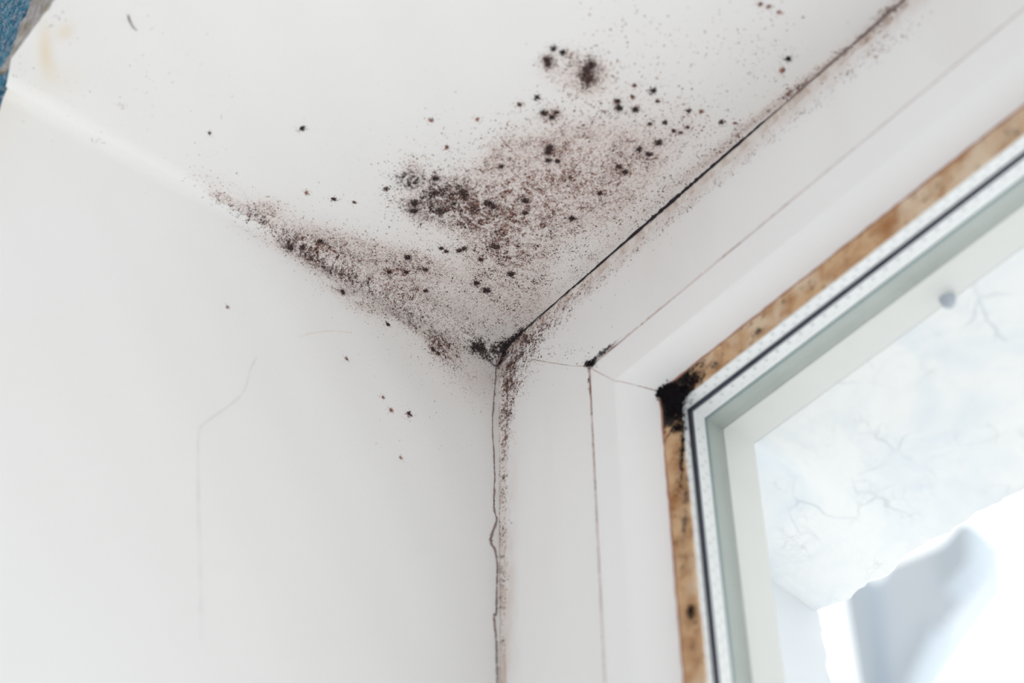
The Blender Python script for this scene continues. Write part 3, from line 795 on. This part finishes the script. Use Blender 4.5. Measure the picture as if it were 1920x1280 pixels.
def tints(r, n, bl):
    b = r.rand(n) < bl; t = BROWN[r.randint(0, 4, n)]; k = BLACK[r.randint(0, 3, n)]
    out = np.where(b[:, None], k, t)
    if bl > 1: out = np.tile([[.006, .005, .006]], (n, 1)) * (1 + r.rand(n, 1))
    return out
_R = np.random.RandomState(9); LAT = _R.rand(4, 256, 256)
def vnoise(x, y, cell, k):
    x = x / cell + 500.3; y = y / cell + 500.7; xi = np.floor(x).astype(int); yi = np.floor(y).astype(int)
    fx = x - xi; fy = y - yi; fx = fx * fx * (3 - 2 * fx); fy = fy * fy * (3 - 2 * fy); L = LAT[k]
    g = lambda a, b: L[a % 256, b % 256]
    return (g(xi, yi) * (1 - fx) + g(xi + 1, yi) * fx) * (1 - fy) + (g(xi, yi + 1) * (1 - fx) + g(xi + 1, yi + 1) * fx) * fy
def scatter(rows, nods, seed):
    r = np.random.RandomState(seed); A = []; B = []; Rd = []; T = []
    for cx, cy, ax, ay, bx, by, n, bl, sz in rows:
        if 60 < n and bl <= 1: n = int(n * 2.1); sz = sz * .74
        u, v = r.randn(2, n)
        a_ = cx + u * ax + v * bx; b_ = cy + u * ay + v * by
        rd = sz * (.13 + .27 * r.rand(n) ** 2.4) * (1.25 if bl > 1 else 1); tt = tints(r, n, bl)
        if bl <= 1 and n > 60:
            w = .5 * vnoise(a_, b_, 1.1, 0) + .3 * vnoise(a_, b_, 3.2, 1) + .2 * vnoise(a_, b_, 9., 2)
            keep = r.rand(n) < np.clip((w - .33) / .28, .06, 1); hot = (w > .66)[:, None]
            tt = np.where(hot, tt * .65, tt); rd = rd * (1 + .35 * (w > .63))
            a_, b_, rd, tt = a_[keep], b_[keep], rd[keep], tt[keep]
        A.append(a_); B.append(b_); Rd.append(rd); T.append(tt)
    for cx, cy, rad in nods:
        n = int(40 + 110 * rad); u, v = r.randn(2, n)
        A.append(cx + u * rad * .48); B.append(cy + v * rad * .48); Rd.append(.12 + .17 * r.rand(n)); T.append(tints(r, n, .95) * .65)
        n = int(60 + 60 * rad); u, v = r.randn(2, n)
        A.append(cx + u * rad * 1.15); B.append(cy + v * rad * 1.15); Rd.append(.08 + .12 * r.rand(n)); T.append(tints(r, n, .5))
    c = lambda l: np.concatenate(l)
    return c(A) * mm, c(B) * mm, c(Rd) * mm, c(T)
INFO = {
 'main': ('mold_patch', 'large brown and black speckled mould patch spreading over the ceiling above the corner'),
 'edge': ('mold_patch', 'long speckled mould streak on the ceiling along its rounded edge with the side wall'),
 'wall': ('mold_patch', 'fine dark mould speckle on the side wall just under the ceiling edge'),
 'corner': ('mold_patch', 'dense black mould clump in the corner where ceiling, wall and frame meet'),
 'top': ('mold_patch', 'largest black mould blotch with brown fringe at the top of the ceiling'),
 'faint': ('mold_patch', 'faint reddish mould freckles thinly scattered over the upper ceiling'),
 'joint': ('mold_patch', 'brown mould fringe on the ceiling side of the long crack beside the window frame'),
 'frame': ('mold_patch', 'brown mould speckle on the white window frame beside the sealant'),
 'seal': ('mold_patch', 'thick jet black mould lump on the brown seal at the glass corner'),
 'groove': ('mold_patch', 'small black mould clump at the mitred corner of the frame groove'),
 'dust': ('dirt_specks', 'tiny scattered dirt specks on the upper left part of the ceiling'),
}
for i, (key, (kind, rows)) in enumerate(PATCHES.items()):
    A, B, Rd, T = scatter(rows, NODULES.get(key, []), 100 + i)
    nm, lb = INFO[key]
    o = speck_mesh(nm, kind, A, B, Rd, T, seed=i, h=(.9 if key == 'seal' else .25), off=(.0001 if key in ('seal', 'groove') else .00003))
    tag(o, lb, 'mould' if nm == 'mold_patch' else 'dirt', None, 'stuff')
for i, (kind, a, b, rad, bl, lb) in enumerate(SPOTS):
    r = np.random.RandomState(300 + i); n = int(26 + rad * 26); u, v = r.randn(2, n)
    A = [a + u * rad * .42]; B = [b + v * rad * .42]; Rd = [.16 + .2 * r.rand(n) * min(1.3, rad)]; T = [tints(r, n, bl) * (.75 if bl > .5 else 1.25)]
    if bl > .3:
        A.append(np.array([a])); B.append(np.array([b])); Rd.append(np.array([rad * .55])); T.append(tints(r, 1, 1) * .8)
    n = int(14 + rad * 16); u, v = r.randn(2, n)
    A.append(a + u * rad * 1.15); B.append(b + v * rad * 1.15); Rd.append(.09 + .12 * r.rand(n)); T.append(tints(r, n, bl * .4) * 1.2)
    o = speck_mesh('mold_spot', kind, np.concatenate(A) * mm, np.concatenate(B) * mm, np.concatenate(Rd) * mm, np.concatenate(T), seed=500 + i)
    tag(o, lb, 'mould spot', 'isolated mould spots')

# ------------------------------------------------------------------ cracks, threads
def strand(name, pts3, radii, mat, parent=None, seg=6, sub=8, jit=0., seed=0):
    r = random.Random(seed); P = []; Q = []
    n = len(pts3)
    for i in range(n - 1):
        p0, p1, p2, p3 = (Vector(pts3[max(i - 1, 0)]), Vector(pts3[i]), Vector(pts3[i + 1]), Vector(pts3[min(i + 2, n - 1)]))
        for k in range(sub):
            t = k / sub
            P.append(.5 * ((2 * p1) + (-p0 + p2) * t + (2 * p0 - 5 * p1 + 4 * p2 - p3) * t * t + (-p0 + 3 * p1 - 3 * p2 + p3) * t ** 3)
                     + Vector((r.uniform(-jit, jit), r.uniform(-jit, jit), r.uniform(-jit, jit))))
            Q.append(lerp(radii[i], radii[i + 1], t) * (1 + (r.uniform(-.35, .5) if jit else 0)))
    P.append(Vector(pts3[-1])); Q.append(radii[-1]); v = []; f = []
    for i, p in enumerate(P):
        d = (P[min(i + 1, len(P) - 1)] - P[max(i - 1, 0)]).normalized(); q = d.to_track_quat('Z', 'Y')
        for k in range(seg):
            a = k * 2 * math.pi / seg; v.append(tuple(p + q @ Vector((math.cos(a) * Q[i], math.sin(a) * Q[i], 0))))
    for i in range(len(P) - 1):
        for k in range(seg): f.append((i * seg + k, i * seg + (k + 1) % seg, (i + 1) * seg + (k + 1) % seg, (i + 1) * seg + k))
    f.append(tuple(range(seg))[::-1]); f.append(tuple(range(len(v) - seg, len(v))))
    return mesh_obj(name, v, f, mat, parent, True)
MITRE()
def on(kind, pts, off):
    p, n = surf(kind, [a * mm for a, b in pts], [b * mm for a, b in pts], off); return [tuple(q) for q in p]
M_line2 = simple('brown_grey_growth', (.30, .23, .22), .9, .1, .6, 400)
rt = [.35, .35, .3, .4, .55, .75, .9, .95, .8, .75, .6, .30]
cp = [(x, min(y, -.00095), z) for x, y, z in on('c', CRACK_TOP, .0001)]
tag(strand('joint_crack', cp[:12], [q * mm * .74 for q in rt], M_line, jit=.00012, seed=2), 'black open crack between ceiling and top of window frame near the corner', 'crack')
tag(strand('joint_crack', cp[11:], [q * mm for q in (.22, .28, .36, .30, .5, .45)], M_line2, jit=.00022, seed=12), 'thin blurred brownish crack above the frame running to the top edge', 'crack')
wp = [(x, min(y, -.0009), z) for x, y, z in on('w', CRACK_WALL, .0001)]
tag(strand('joint_crack', wp, [q * mm for q in (.6, .4, .25, .3, .22, .3, .3, .35, .4, .5, .7, .4, .3, .35, .4, .5, .4, .4, .4)], M_line2, jit=.00014, seed=3), 'thin brown grey crack running down between side wall and window frame', 'crack')
M_hair = simple('hairline', (.74, .74, .735), .9, .05)
strand('hairline_crack', on('w', HAIRLINE, -.00016), [.0003] * len(HAIRLINE), M_hair, wall, jit=.00004)
strand('scratch', on('w', SCRATCH, -.00016), [.0003] * len(SCRATCH), simple('rust_scratch', (.82, .75, .70), .9, .05), wall, jit=.00004)
M_thread = simple('dark_thread', (.10, .03, .03), .8, .1)
tag(strand('thread', on('c', THREAD, .0003), [.00006, .00026, .00018, .00014, .00007], M_thread, jit=.00003), 'short curved dark red thread stuck to the ceiling at upper left', 'thread')
cu = on('w', CURL, .0012); tag(strand('hair_strand', cu, [.00008, .00016, .0002, .00022, .0002, .00012], simple('black_hair', (.02, .02, .02), .5, .3)), 'curled black hair strand hanging at the corner of ceiling and frame', 'hair')
